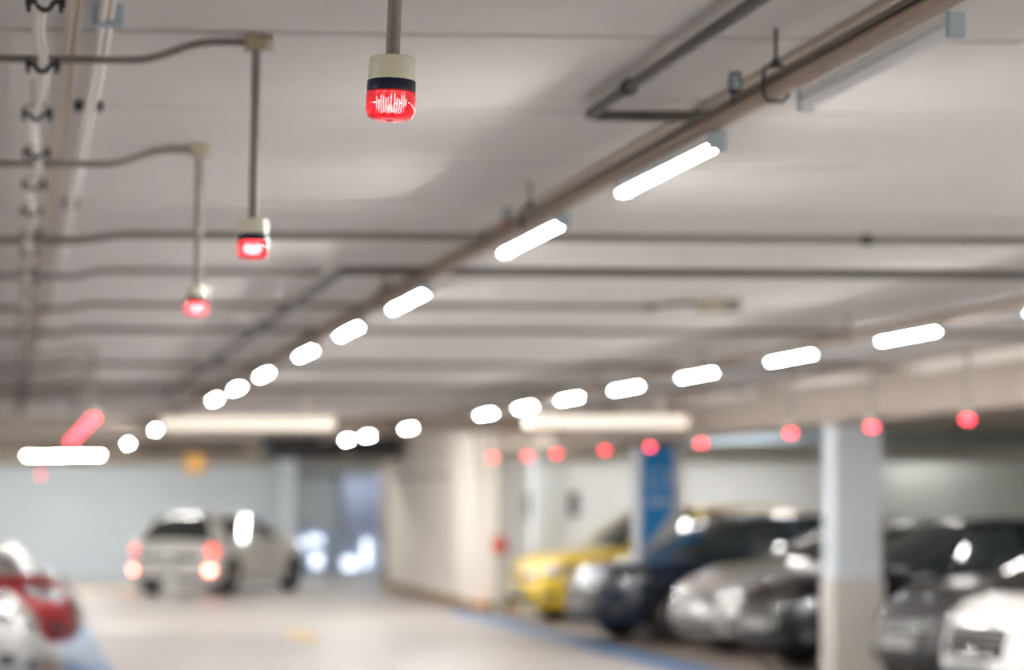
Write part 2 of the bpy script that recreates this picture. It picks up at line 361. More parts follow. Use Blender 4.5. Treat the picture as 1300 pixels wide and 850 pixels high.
def make_light(lit=True, length=1.06, brand=0):
    r = empty('tube_light', (0, 0, 0))
    L2 = length / 2
    bw = 0.020 if lit else 0.014
    MB().box((-bw, -L2 - 0.012, 0.0145), (bw, L2 + 0.012, 0.034), bevel=0.004).build('batten', M['fixture'], r, smooth=False)
    m_ = MB()
    for s in ((-1, 1) if lit else ()):
        a, b = -L2 - 0.012, L2 + 0.012
        q = [(s * 0.0195, 0.030), (s * 0.0225, 0.000), (s * 0.0245, 0.000), (s * 0.0217, 0.034)]
        lo = [m_.bm.verts.new((x, a, z)) for x, z in q]; hi = [m_.bm.verts.new((x, b, z)) for x, z in q]
        for i in range(4): m_.bm.faces.new((lo[i], lo[(i + 1) % 4], hi[(i + 1) % 4], hi[i]))
        m_.bm.faces.new(lo); m_.bm.faces.new(hi[::-1])
    if lit: m_.build('reflector', M['fixture'], r, smooth=False)
    MB().tube([(0, -L2, 0), (0, L2, 0)], 0.0135 if lit else 0.0165, 14).build('tube', M['tube_on'] if lit else M['tube_off'], r)
    for s in (-1, 1):
        e0, e1 = s * (L2 - 0.004), s * (L2 + 0.0135)
        hw = 0.0245 if lit else 0.0185
        hb = MB().box((-hw, min(e0, e1), -0.0145 if lit else -0.0185), (hw, max(e0, e1), 0.0345), bevel=0.003)
        hb.build('lamp_holder', M['bluegrey'], r, smooth=False)
    return r
lit0 = make_light(True); used = [False]
def place_light(x, y, z, label, group, rz=0.0, length=1.0):
    if used[0]: o = copy_tree(lit0)
    else: o = lit0; used[0] = True
    o.location = (x, y, z); o.rotation_euler = (0, 0, rz); o.scale = (1, length, 1)
    return tag(o, label, 'ceiling light', group)
off = make_light(False, 0.96); off.location = (1.872, 5.47, CAM + 0.942)
tag(off, 'unlit tube light under the trunking at the top right of the view', 'ceiling light')
rowA = [7.16, 9.06, 11.9, 14.0, 16.1, 18.8, 21.1, 23.4, 33.3, 41.4]
ordn = ['nearest', 'second nearest', 'third nearest', 'fourth nearest', 'fifth nearest', 'sixth nearest', 'seventh nearest', 'eighth nearest', 'by the cross beam', 'beyond the cross beam', 'farthest beyond the cross beam']
for i, y in enumerate(rowA):
    place_light(1.85, y, CAM + 0.94, 'lit tube light on the left trunking row, ' + ordn[i] + ('' if i > 7 else ' of its lit tubes'), 'tube lights on the left row', length=0.96 if y < 13 else 0.84)
rowB = [12.0, 14.2, 16.4, 18.7, 20.9, 23.05, 25.1, 27.2, 32.6, 36.5, 38.7]
for i, y in enumerate(rowB):
    place_light(5.07, y, CAM + 0.94, 'lit tube light on the right trunking row, ' + ordn[i] + ('' if i > 7 else ' of its lit tubes'), 'tube lights on the right row', length=0.9 if y < 22 else 0.8)
M['tube_dim'] = mat('dimmed lit tube', (1, 1, 1), 0.4, emit=(1.0, 0.97, 0.95), strength=190, noise=0.01)  # weaker tube, so car highlights and the end wall stay less bright
# the same rows carry on over the camera and behind it
for i, y in enumerate([-6.0, -3.6, -1.2]):
    place_light(1.85, y, CAM + 0.94, 'lit tube light behind the viewer on the left row', 'tube lights behind the viewer')
for i, y in enumerate([-6.0, -3.6, -1.2, 1.2, 3.6, 6.0, 8.4]):
    place_light(5.07, y, CAM + 0.94, 'lit tube light of the right row near or behind the viewer', 'tube lights behind the viewer')
place_light(14.6, 39.9, CEIL - 0.034, 'unseen tube light added to brighten the recess at the far right', 'tube lights before the right end wall', rz=PI / 2)  # unseen tube added to lift the dark recess wall
for x in (9.0, 11.0):  # tubes added out of sight to brighten the end wall
    place_light(x, 36.8, CEIL - 0.034, 'unseen tube light added crosswise to brighten the right end wall', 'tube lights before the right end wall', rz=PI / 2)
for x in (-3.0, -1.0, 0.8, 2.8, 4.2, 6.2):  # unseen tubes added to light the driving car and the cream block
    place_light(x, 35.1, CEIL - 0.034, 'unseen tube light added just beyond the cross beam to brighten the far lane', 'tube lights beyond the cross beam', rz=PI / 2)
# lights over the right hand bays behind the long beam
for i, y in enumerate([8.0, 13.0, 18.0, 23.0, 28.0, 33.0, 37.0]):
    place_light(10.2, y, CEIL - 0.034, 'lit tube light over the right hand parking bays behind the long beam', 'tube lights over the right bays')
for i, y in enumerate([4.0, 10.0, 16.0, 22.0, 28.0, 33.0, 42.0]):
    place_light(-2.8, y, CEIL - 0.034, 'lit tube light over the left hand parking bays', 'tube lights over the left bays')
place_light(1.25, 50.0, CAM + 0.90, 'lit tube light mounted crosswise near the back wall, right of its pair', 'crosswise tube lights', rz=PI / 2, length=0.85)
place_light(0.62, 51.2, CAM + 0.91, 'lit tube light mounted crosswise near the back wall, left of its pair', 'crosswise tube lights', rz=PI / 2, length=0.75)
for y in (10.0, 16.0, 22.0, 27.0):
    place_light(14.2, y, CEIL - 0.034, 'lit tube light over the passage at the far right', 'tube lights over the far right passage')
for x, y in ((-3.5, 48.5), (-1.0, 48.5), (1.2, 48.5), (3.0, 48.5), (4.8, 48.5), (6.4, 48.5), (9.5, 43.0)):  # added fill tubes, kept out of view, that brighten the back wall
    place_light(x, y, CEIL - 0.034, 'unseen tube light added on the ceiling to brighten the far end', 'crosswise fill tubes by the back wall', rz=PI / 2)

# two cross luminaires with glowing diffusers, each on hanger posts
M['diffuser'] = mat('warm lit diffuser', (1, .95, .88), 0.5, emit=(1.0, 0.90, 0.74), strength=0.8, noise=0.01)
for x, y, ln, label in ((2.55, 27.9, 1.9, 'long cream glowing ceiling fitting hung crosswise over the left of the lane'), (6.32, 27.0, 1.75, 'long cream glowing ceiling fitting hung crosswise below the drop box at the right')):
    r = empty('diffuser_light', (x, y, CAM + 0.785), 0, label, 'ceiling light', 'crosswise diffuser lights')
    MB().box((-ln / 2, -0.05, 0.0), (ln / 2, 0.05, 0.13), bevel=0.02).build('diffuser', M['diffuser'], r, smooth=False)
    MB().box((-ln / 2 - 0.02, -0.06, 0.125), (ln / 2 + 0.02, 0.06, 0.15), bevel=0.006).build('housing', M['cream_wall'], r, smooth=False)
    for sx in (-1, 1): MB().box((sx * (ln / 2 - 0.3) - 0.05, -0.04, 0.15), (sx * (ln / 2 - 0.3) + 0.05, 0.04, 0.35), bevel=0.01).build('hanger_post', M['cream_wall'], r, smooth=False)

dim_mesh = [x for x in bpy.data.objects if x.parent == lit0 and x.name.startswith('tube')][0].data.copy()
dim_mesh.materials[0] = M['tube_dim']
for o in list(bpy.data.objects):
    if o.parent and o.name.startswith('tube') and o.parent.get('group') in ('tube lights over the right bays', 'tube lights over the far right passage', 'tube lights before the right end wall'):
        o.data = dim_mesh
# sensors sitting on the trunking
def sensor(y, label, red=False):
    r = empty('sprinkler_head', (1.835, y, CAM + 1.02), 0, label, 'sprinkler', 'sprinklers on the left trunking')
    MB().lathe([(0.011, -0.01), (0.011, 0.018), (0.016, 0.02), (0.016, 0.03)], 16).build('base', M['red'] if red else M['dark'], r)
    MB().lathe([(0.012, 0.03), (0.013, 0.055), (0.009, 0.062)], 16).build('bulb', M['bluegrey'], r)
    m_ = MB()
    for s in (-1, 1): m_.tube([(s * 0.014, 0, 0.03), (s * 0.017, 0, 0.05), (s * 0.012, 0, 0.07)], 0.003, 6)
    m_.lathe([(0.016, 0.068), (0.017, 0.074)], 12)
    m_.build('cage', M['dark'], r)
sensor(6.42, 'small dark sprinkler head on the trunking beside the unlit tube')
sensor(9.45, 'small sprinkler head on the trunking above the second nearest lit tube', True)
sensor(12.5, 'small red based sprinkler head on the trunking by the third nearest lit tube', True)

# ------------------------------------------------------------------ pipes and conduits
def conduit(pts, r, label, m='steel', couplings=(), name='conduit', group=None):
    root = empty(name, (0, 0, 0), 0, label, 'conduit', group)
    P = fillet(pts)
    MB().tube(P, r, 12).build('pipe', M[m], root)
    for p, ax in couplings:
        MB().lathe([(r * 1.1, -0.02), (r * 1.5, -0.018), (r * 1.5, 0.018), (r * 1.1, 0.02)], 12, ax, origin=p).build('coupling', M['dark'], root)
    return root
zc = CAM + 1.107
zl = CAM + 1.080
conduit([(1.64, 1.5, zc), (1.64, 7.25, zc), (2.04, 7.25, zc)], 0.0160,
        'steel pipe along the ceiling turning towards the brown trunking by the unlit tube', 'darkpipe', [((1.64, 6.75, zc), 'y'), ((1.64, 5.3, zc), 'y')])
conduit([(1.52, 26, zc - .038), (1.52, 11.8, zc - .038), (7.21, 11.8, zc - .038)], 0.021,
        'steel pipe crossing the ceiling and turning down the lane behind the lit tubes', 'darkpipe', [((1.52, 15.6, zc - .038), 'y'), ((1.52, 19, zc - .038), 'y')])
conduit([(-5.8, 12.3, zl), (0.3, 12.3, zl), (0.4, 12.3, zc), (1.48, 12.3, zc)], 0.015, 'steel conduit crossing the ceiling left of the pipe elbow', 'pole')
conduit([(1.99, 1.5, CAM + 1.137), (1.99, 33.9, CAM + 1.137)], 0.011, 'pale slim conduit on the ceiling beside the left trunking row', 'cable2')
conduit([(-5.8, 10.62, zl), (0.25, 10.62, zl), (0.45, 10.62, zc), (7.21, 10.62, zc)], 0.0165,
        'straight conduit crossing the whole ceiling, nearest of the long cross conduits', 'steel', [((4.35, 10.62, zc), 'x'), ((3.6, 10.62, zc), 'x')])
k = conduit([(-5.8, 14.4, zl), (0.3, 14.4, zl), (0.4, 14.4, zc), (3.60, 14.4, zc), (3.84, 14.4, zc + 0.025), (3.93, 14.4, zc + 0.025)], 0.015, 'cross conduit ending in a large beige junction box', 'steel', [((3.62, 14.4, zc), 'x')])
MB().box((3.91, 14.3, zc - 0.022), (4.03, 14.5, CEIL - 0.001), bevel=0.008).build('junction_box', M['box'], k, smooth=False)
MB().box((4.035, 14.32, zc - 0.018), (4.13, 14.48, CEIL - 0.001), bevel=0.008).build('box_lid', M['pole'], k, smooth=False)
conduit([(-5.8, 16.5, zl), (0.3, 16.5, zl), (0.4, 16.5, zc), (7.21, 16.5, zc)], 0.017, 'cross conduit just beyond the beige junction box', 'steel')
conduit([(-5.8, 20.6, zl), (0.3, 20.6, zl), (0.4, 20.6, zc - .004), (7.21, 20.6, zc - .004)], 0.02, 'cross conduit midway down the lane ceiling', 'steel')
conduit([(-5.8, 24.9, zl), (0.3, 24.9, zl), (0.4, 24.9, zc - .004), (7.21, 24.9, zc - .004)], 0.02, 'cross conduit nearest to the cross beam', 'steel')
conduit([(5.2, 15.2, CAM + 1.03), (5.3, 14.5, CAM + 1.03), (5.5, 13.2, CAM + 1.028), (6.0, 11.0, CAM + 1.028), (7.0, 8.0, CAM + 1.028)], 0.014, 'thin conduit sweeping off the right trunking row to the ceiling', 'pole')
# cable strands at the left
def strand(X, y0, y1, z, r, label, m, wig, step, pair=0.0):
    root = empty('cable', (0, 0, 0), 0, label, 'cable')
    n = int((y1 - y0) / step) + 1
    for j in range(2 if pair else 1):
        P = [(X + (j - 0.5) * pair + wig * math.sin(i * PI / 2 + 0.4 + (0.35 * random.random())), y0 + i * step, z + wig * 0.35 * math.cos(i * 1.7) + j * 0.004) for i in range(n)]
        MB().tube(smooth_path(P, 4), r, 10).build('cable_run', M[m], root)
    return root
strand(0.065, 1.5, 34, CAM + 1.055, 0.0068, 'pair of off white cables hung in the black clamps at the left edge', 'cable', 0.011, 0.39, 0.011)
strand(0.142, 1.5, 34, CAM + 1.115, 0.010, 'beige cables lying between the two white cable runs', 'cable2', 0.004, 0.7, 0.018)
k = strand(0.212, 1.5, 34, CAM + 1.11, 0.0095, 'thick off white cable run with a blue grey clip, right of the beige cables', 'cable', 0.003, 0.6, 0.018)
MB().box((0.180, 5.9, CAM + 1.098), (0.252, 5.95, CEIL - 0.003), bevel=0.004).build('clip', M['bluegrey'], k, smooth=False)
MB().box((0.170, 7.34, CAM + 1.12), (0.255, 7.37, CEIL - 0.003), bevel=0.003).build('clip', M['dark'], k, smooth=False)
MB().box((0.185, 9.7, CAM + 1.11), (0.245, 9.74, CEIL - 0.003), bevel=0.003).build('clip', M['dark'], k, smooth=False)

def make_clamp():
    r = empty('cable_clamp', (0, 0, 0))
    m_ = MB()
    m_.tube([(0.017 * math.cos(a), 0, 0.017 * math.sin(a)) for a in [PI + PI * q / 14 for q in range(15)]], 0.0060, 8)
    for s in (-1, 1): m_.box((s * 0.016, -0.009, -0.005), (s * 0.042, 0.009, 0.005), bevel=0.001)
    m_.build('saddle', M['dark'], r)
    for s in (-1, 1):
        m_ = MB(); m_.tube([(s * 0.034, 0, -0.022), (s * 0.034, 0, 0.016)], 0.0048, 8); m_.lathe([(0.006, 0.003), (0.006, 0.010)], 6, origin=(s * 0.034, 0, 0))
        m_.box((s * 0.038 - 0.003, -.007, -0.012), (s * 0.038 + .005, .007, 0.010)); m_.build('bolt', M['dark'], r)
    MB().tube([(-0.01, 0.004, 0.022), (-0.01, 0.004, 0.093)], 0.0025, 6).build('hanger_rod', M['steel'], r)
    MB().box((-0.03, -0.006, 0.018), (0.03, 0.006, 0.023)).build('bridge', M['steel'], r, smooth=False)
    return r
cl0 = make_clamp()
for i in range(34):
    o = cl0 if i == 0 else copy_tree(cl0)
    y = 5.42 + 0.78 * i
    o.location = (0.065 + 0.004 * math.sin(i * 2.3), y, CAM + 1.055); o.rotation_euler = (0, 0, 0.05 * math.sin(i * 1.3))
    tag(o, 'black saddle clamp holding the white cables under the ceiling in the left clamp row', 'clamp', 'black clamps on the white cables')
cl_lab = {0: 'topmost black cable clamp, cut by the top left edge of the view', 1: 'second black cable clamp from the top left', 2: 'third black cable clamp from the top left', 3: 'fourth black cable clamp from the top left'}
for o in bpy.data.objects:
    if o.name.startswith('cable_clamp'):
        i = round((o.location.y - 5.42) / 0.78)
        if i in cl_lab: o['label'] = cl_lab[i]

# ------------------------------------------------------------------ warning beacons
def make_beacon(hot=0):
    """origin at the centre of the lamp; pole rises to the junction box under the ceiling"""
    r = empty('warning_beacon', (0, 0, 0))
    MB().lathe([(0.004, 0.0515), (0.034, 0.0515), (0.0362, 0.0495), (0.0366, 0.046), (0.0372, 0.0145), (0.030, 0.0142)], 64).build('cap', M['cap'], r)
    MB().lathe([(0.030, 0.0148), (0.0372, 0.0147), (0.0382, 0.0135), (0.0384, -0.0025), (0.0375, -0.0035), (0.030, -0.0035)], 64).build('ring', M['band'], r)
    # hollow fluted lens
    if hot < 2:
        n = 120; m_ = MB()
        prof = [(0.0385, -0.0030), (0.0388, -0.008), (0.0389, -0.018), (0.0388, -0.028), (0.0378, -0.036), (0.0345, -0.0425), (0.0285, -0.0460), (0.018, -0.0475), (0.009, -0.0470), (0.004, -0.0485), (0.0005, -0.0495)]
        inner = [(0.0005, -0.0455), (0.009, -0.0445), (0.018, -0.0448), (0.0275, -0.0432), (0.0325, -0.0400), (0.0352, -0.035), (0.0362, -0.028), (0.0364, -0.018), (0.0362, -0.008), (0.0360, -0.0030)]
        rings = []
        for pi, (q, h) in enumerate(prof + inner):
            ring = []
            for kk in range(n):
                a = 2 * PI * kk / n
                fl = 0.0
                if pi >= len(prof): fl = 0.0006 * (1 if kk % 2 else -1) * min(1, q / 0.03)
                ring.append(m_.bm.verts.new(((q + fl) * math.cos(a), (q + fl) * math.sin(a), h)))
            rings.append(ring)
        rings.append(rings[0])
        for i in range(len(rings) - 1):
            for kk in range(n):
                m_.bm.faces.new((rings[i][kk], rings[i][(kk + 1) % n], rings[i + 1][(kk + 1) % n], rings[i + 1][kk]))
        m_.build('lens', M['lens'], r, angle=60)
        led = MB()
        led.lathe([(0.003, -0.036), (0.011, -0.034), (0.013, -0.026), (0.013, -0.014), (0.005, -0.010)] if hot else [(0.003, -0.036), (0.006, -0.034), (0.008, -0.027), (0.008, -0.018), (0.003, -0.012)], 20)
        for a in range(0 if hot else 12):
            an = 2 * PI * a / 12 + 0.2
            led.box((-0.0010, -0.0012, -0.033 - 0.004 * (a % 2)), (0.0010, 0.0012, -0.012 + .003 * (a % 3)), mtx=Matrix.Rotation(an, 4, 'Z') @ Matrix.Translation((0.0135, 0, 0)))
        led.build('lamp_element', M['led_hot'] if hot else M['led'], r)
        rf = MB()
        rf.lathe([(0.006, -0.0038), (0.034, -0.0038), (0.034, -0.0052), (0.006, -0.0052)], 32)
        rf.build('reflector', M['reflector'], r)
    else:
        MB().lathe([(0.036, -0.0030), (0.0389, -0.008), (0.0388, -0.028), (0.0378, -0.036), (0.0345, -0.0425), (0.0285, -0.0460), (0.0005, -0.0475)], 40).build('lens', M['lens_far'], r)
    MB().tube([(0, 0, 0.0515), (0, 0, 0.478)], 0.0113, 20).build('pole', M['pole'], r)
    MB().lathe([(0.0114, 0.0515), (0.014, 0.0518), (0.014, 0.056), (0.0114, 0.057)], 24).build('collar', M['pole'], r)
    m_ = MB(); m_.box((-0.028, -0.026, 0.468), (0.022, 0.026, 0.506), bevel=0.004)
    b_ = m_.build('junction_box', M['box'], r, smooth=False)
    MB().lathe([(0.018, 0.022), (0.021, 0.024), (0.021, 0.04), (0.017, 0.044)], 20, 'x', origin=(0, 0, 0.487)).build('box_lid', M['boxend'], b_)
    return r
near = make_beacon(0); near.location = (0.59, 3.985, CAM + 0.644); near.rotation_euler = (0, 0.045, 0)
tag(near, 'sharp red warning beacon with cream cap nearest the camera, at the top', 'warning light', 'red warning beacons on the left')
b2 = make_beacon(1); b2.location = (0.588, 6.3, CAM + 0.645); b2.rotation_euler = (0, 0.02, 0)
tag(b2, 'second red warning beacon from the camera on the left, under a bent conduit', 'warning light', 'red warning beacons on the left')
b3 = copy_tree(b2); b3.location = (0.588, 8.25, CAM + 0.645)
tag(b3, 'third red warning beacon from the camera on the left, slightly blurred', 'warning light', 'red warning beacons on the left')
bf = make_beacon(2); usedb = [False]
def far_beacon(x, y, z, label, group):
    o = copy_tree(bf) if usedb[0] else bf
    usedb[0] = True; o.location = (x, y, z); return tag(o, label, 'warning light', group)
lf = ['first of the blurred red beacons above the crosswise lights', 'second of the blurred red beacons above the crosswise lights', 'third of the blurred red beacons above the crosswise lights', 'fourth of the blurred red beacons above the crosswise lights', 'fifth of the blurred red beacons above the crosswise lights']
for y, l in zip([19.2, 21.15, 23.0, 24.95, 26.85], lf): far_beacon(0.59, y, CAM + 0.645, l + ', counted from the top', 'red warning beacons on the left')
far_beacon(0.5, 48.5, CAM + 0.52, 'lowest blurred red beacon at the left, below the crosswise lights', 'red warning beacons on the left')
rg = ['rightmost', 'second from the right', 'third from the right', 'fourth from the right', 'fifth from the right', 'sixth from the right', 'seventh from the right', 'eighth from the right', 'ninth from the right']
for (x, y), l in zip([(7.0, 18.4), (6.93, 20.3), (6.86, 22.25), (7.1, 26.1), (7.03, 27.95), (6.93, 29.7), (6.87, 32.1), (6.8, 33.6), (6.6, 35.0)], rg):
    far_beacon(x, y, CAM + 0.625, 'blurred red beacon on a pole in front of the long beam, ' + l, 'red warning beacons on the right')
# feeder conduits of the left beacons
def feeder(y, label, m='steel', g=None):
    z1 = CAM + 0.645 + 0.489; z0 = z1 - 0.045
    conduit([(-5.8, y, z0), (0.33, y, z0 - 0.003), (0.46, y, z1), (0.575, y, z1)], 0.0098, label, m, group=g)
feeder(3.985, 'bent conduit feeding the nearest beacon, above the view')
feeder(6.3, 'bent conduit running left from the box of the second beacon', 'pole')
feeder(8.25, 'bent conduit running left from the box of the third beacon', 'steel')
for y in (19.2, 21.15, 23.0, 24.95, 26.85): feeder(y, 'conduit feeding one of the blurred far beacons at the left', 'steel', 'conduits of the far left beacons')

# cream casing lengths painted in for the lit streaks along the long beam's top
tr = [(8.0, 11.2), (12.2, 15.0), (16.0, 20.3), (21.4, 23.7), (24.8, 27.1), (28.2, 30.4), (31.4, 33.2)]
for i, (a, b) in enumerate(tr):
    r = empty('lit_streak_casing', (7.3, a, CAM + 1.07), 0, 'cream casing standing in for a lit streak along the long beam, %s' % ['out of view', 'beyond the right edge', 'at the right edge of the view', 'above the large column', 'left of the column', 'above the blue sign', 'nearest the cross beam'][i], 'casing', 'cream casings for the lit streaks on the long beam')
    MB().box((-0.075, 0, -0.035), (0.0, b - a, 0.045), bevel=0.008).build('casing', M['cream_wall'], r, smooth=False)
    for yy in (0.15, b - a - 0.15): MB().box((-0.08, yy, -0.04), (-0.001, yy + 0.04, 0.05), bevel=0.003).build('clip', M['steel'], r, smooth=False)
r = empty('junction_box', (6.6, 30.2, CAM + 1.0), 0, 'cream drop box on the ceiling in front of the cross beam', 'box')
MB().box((-0.07, 0, -0.03), (0.07, 0.1, 0.15), bevel=0.01).build('case', M['cream_wall'], r, smooth=False)
MB().box((-0.05, -0.012, -0.01), (0.05, 0.0, 0.12), bevel=0.004).build('cover', M['boxend'], r, smooth=False)

# ------------------------------------------------------------------ cars
def lerp_table(tab, t):
    if t <= tab[0][0]: return tab[0][1]
    for (a, va), (b, vb) in zip(tab[:-1], tab[1:]):
        if t <= b:
            k = (t - a) / (b - a); k = k * k * (3 - 2 * k) * 0.5 + k * 0.5
            return va + (vb - va) * k
    return tab[-1][1]

def make_car(name, label, pmat, loc, heading, L=4.5, W=1.76, Ht=1.46, nose=0.74, cowl=0.98, kind='sedan',
             nose_front=3.3, lit=False, grille='wide', group=None, rimless=False):
    """local x forward; heading = angle of +x in the world"""
    r = empty(name, loc, heading, label, 'car', group)
    zb = 0.21; F = L / 2; R = -L / 2; xs = F - 0.95; xr = R + 0.55
    dfT = [(0, .07), (.15, .015), (.35, 0), (.6, .03), (.8, .08), (.92, .15), (1, .24)]
    drT = [(0, .10), (.2, .015), (.4, 0), (.6, .03), (.8, .05), (.92, .08), (1, .15)]
    wfT = [(0, .93), (.12, .975), (.4, 1.0), (.6, 1.0), (.8, .985), (.92, .95), (1, .89)]
    deck = {'sedan': 1.03, 'hatch': 0.99, 'suv': 1.05}[kind]
    topT = [(0.0, nose), (0.28, nose + 0.075), (0.7, cowl - 0.06), (1.1, cowl), (2.2, cowl + 0.01), (L - 1.1, deck), (L, deck - 0.07)]
    def ztop(x): return lerp_table(topT, F - x)
    NF, NS, NR = 16, 26, 12
    def outline(t):
        f = F - lerp_table(dfT, t); b = R + lerp_table(drT, t); w = W / 2 * lerp_table(wfT, t); out = []
        for i in range(NF):
            th = PI / 2 * i / NF; n = nose_front
            out.append((xs + (f - xs) * max(math.cos(th), 0) ** (2 / n), w * math.sin(th) ** (2 / n)))
        for i in range(NS + 1): out.append((xs + (xr - xs) * i / NS, w * (1 + 0.012 * math.sin(PI * i / NS))))
        for i in range(1, NR + 1):
            th = PI / 2 * i / NR; n = 4.2
            out.append((xr + (b - xr) * math.sin(th) ** (2 / n), w * max(math.cos(th), 0) ** (2 / n)))
        return out
    def S(u, t):      # u in 0..NF+NS+NR (float), signed for the side; returns a point on the shell
        s = 1 if u >= 0 else -1; u = abs(u); o_ = outline(t); i = min(int(u), len(o_) - 2); k = u - i
        x = o_[i][0] * (1 - k) + o_[i + 1][0] * k; y = o_[i][1] * (1 - k) + o_[i + 1][1] * k
        return Vector((x, s * y, zb + t * (ztop(x) - zb)))
    def patch(u0, u1, t0, t1, off, nm, m, parent=None, nu=10, nt_=5, skew=0.0, taper=0.0):
        rows = []; m_ = MB()
        for j in range(nt_ + 1):
            row = []
            for i in range(nu + 1):
                fi = i / nu
                u = u0 + (u1 - u0) * fi; tc = (t0 + t1) / 2 + skew * (fi - 0.5); hh = (t1 - t0) / 2 * (1 - taper * fi)
                t = min(max(tc + hh * (2 * j / nt_ - 1), 0.01), 0.99)
                p = S(u, t); du = S(u + 0.05, t) - S(u - 0.05, t) if abs(u) > 0.06 else S(0.11, t) - S(0.01, t) + Vector((0, 0.02, 0)); dt = S(u, min(t + .01, 1)) - S(u, max(t - .01, 0))
                if abs(u) <= 0.06: du = Vector((0, 1, 0))
                nn = du.cross(dt).normalized() if du.length > 1e-6 else Vector((1, 0, 0))
                c = Vector((p.x * 0.6, 0, 0.5)); 
                if nn.dot(p - c) < 0: nn = -nn
                d = off if 0 < i < nu and 0 < j < nt_ else -0.012
                row.append(p + nn * d)
            rows.append(row)
        # duplicate the rim just inside so the patch has a crisp raised edge
        m_.grid(rows)
        return m_.build(nm, m, parent or r, angle=70)
    T = [0, .05, .12, .2, .28, .36, .44, .52, .6, .68, .76, .83, .89, .94, .975, 1.0]
    # ---- closed shell
    m_ = MB(); bm = m_.bm; rings = []
    for t in T:
        o_ = outline(t); full = [(x, y) for x, y in o_] + [(x, -y) for x, y in o_[-2:0:-1]]
        rings.append([bm.verts.new((x, y, zb + t * (ztop(x) - zb))) for x, y in full])
    n = len(rings[0]); half = n // 2
    for a, b in zip(rings[:-1], rings[1:]):
        for i in range(n): bm.faces.new((a[i], a[(i + 1) % n], b[(i + 1) % n], b[i]))
    def cap(ring, crown):
        K = 8; prev = [ring[0]] * (K + 1)
        for i in range(1, half + 1):
            if i < half:
                p, q = ring[i], ring[n - i]; row = [p]
                for k in range(1, K):
                    v = k / K; c = p.co.lerp(q.co, v); w_ = (p.co - q.co).length
                    c.z += crown * (1 - (2 * v - 1) ** 2) * min(1, w_ / 1.2); row.append(bm.verts.new(c))
                row.append(q)
            else: row = [ring[half]] * (K + 1)
            for k in range(K):
                f = [prev[k], prev[k + 1], row[k + 1], row[k]]; u_ = []
                for v in f:
                    if v not in u_: u_.append(v)
                if len(u_) > 2:
                    try: bm.faces.new(u_)
                    except ValueError: pass
            prev = row
    cap(rings[-1], 0.055); cap(rings[0], 0.0)
    body = m_.build('body', [pmat, M['plastic']], r, angle=50, weld=1e-5)
    # ---- wheel arches
    xf_, xr_ = F - 0.88, R + 0.80; wr = 0.325 if kind != 'suv' else 0.345
    cm = MB()
    for x in (xf_, xr_):
        for s in (-1, 1):
            cm.lathe([(wr + 0.055, s * (W / 2 - 0.26)), (wr + 0.055, s * (W / 2 + 0.2))], 40, 'y', origin=(x, 0, wr))
    cut = cm.build('cutter', M['plastic'], r)
    me = cut.data
    for p in me.polygons: p.material_index = 0
    bo = body.modifiers.new('b', 'BOOLEAN'); bo.operation = 'DIFFERENCE'; bo.object = cut; bo.solver = 'EXACT'; bo.material_mode = 'TRANSFER'
    bpy.context.view_layer.update()
    dg = bpy.context.evaluated_depsgraph_get()
    nm = bpy.data.meshes.new_from_object(body.evaluated_get(dg)); body.modifiers.clear(); body.data = nm
    bpy.data.objects.remove(cut, do_unlink=True)
    b2_ = bmesh.new(); b2_.from_mesh(nm)
    for f_ in b2_.faces: f_.smooth = True
    for e_ in b2_.edges:
        if len(e_.link_faces) == 2: e_.smooth = e_.calc_face_angle(0) < math.radians(38)
    b2_.to_mesh(nm); b2_.free()
    # ---- wheels
    for x in (xf_, xr_):
        for s in (-1, 1):
            y = s * (W / 2 - 0.115)
            w_ = MB().lathe([(wr * .6, -.10), (wr * .93, -.105), (wr, -.07), (wr, .07), (wr * .93, .105), (wr * .6, .10)], 40, 'y', origin=(x, y, wr)).build('wheel', M['tyre'], r)
            rm = MB(); ys = y + s * 0.085
            rm.lathe([(wr * .60, -.02), (wr * .66, .022), (wr * .62, .028), (wr * .57, .0)], 32, 'y', origin=(x, ys, wr))
            for q in range(5):
                a = 2 * PI * q / 5
                rm.box((0.0, -.012, -.03), (wr * .6, .022, .03), bevel=.006, mtx=Matrix.Translation((x, ys, wr)) @ Matrix.Rotation(a, 4, 'Y'))
            rm.lathe([(.05, -.03), (.055, .03), (.04, .035)], 16, 'y', origin=(x, ys, wr))
            rm.build('rim', M['rim'], w_)
    # ---- greenhouse
    wb = W / 2 * 0.90; wt = W / 2 * 0.66; zr = Ht
    if kind == 'sedan': prof = [(F - 1.12, None), (F - 1.50, .42), (F - 1.95, .86), (F - 2.2, .96), (F - 2.6, 1.0), (F - 3.0, .985), (F - 3.35, .92), (F - 3.7, .60), (F - 4.05, None)]
    elif kind == 'hatch': prof = [(F - 1.02, None), (F - 1.38, .42), (F - 1.80, .86), (F - 2.05, .96), (F - 2.5, 1.0), (F - 3.0, .985), (R + .62, .90), (R + .38, .50), (R + .2, None)]
    else: prof = [(F - 1.1, None), (F - 1.42, .44), (F - 1.78, .86), (F - 2.0, .96), (F - 2.5, 1.0), (F - 3.2, .99), (R + .55, .93), (R + .34, .50), (R + .17, None)]
    P2 = []
    for x, z in prof:
        zz = ztop(x) - 0.012 if z is None else cowl + (zr - cowl) * z
        P2.append(Vector((x, 0, zz)))
    path = smooth_path(P2, 5); NU = len(path); seg = 5
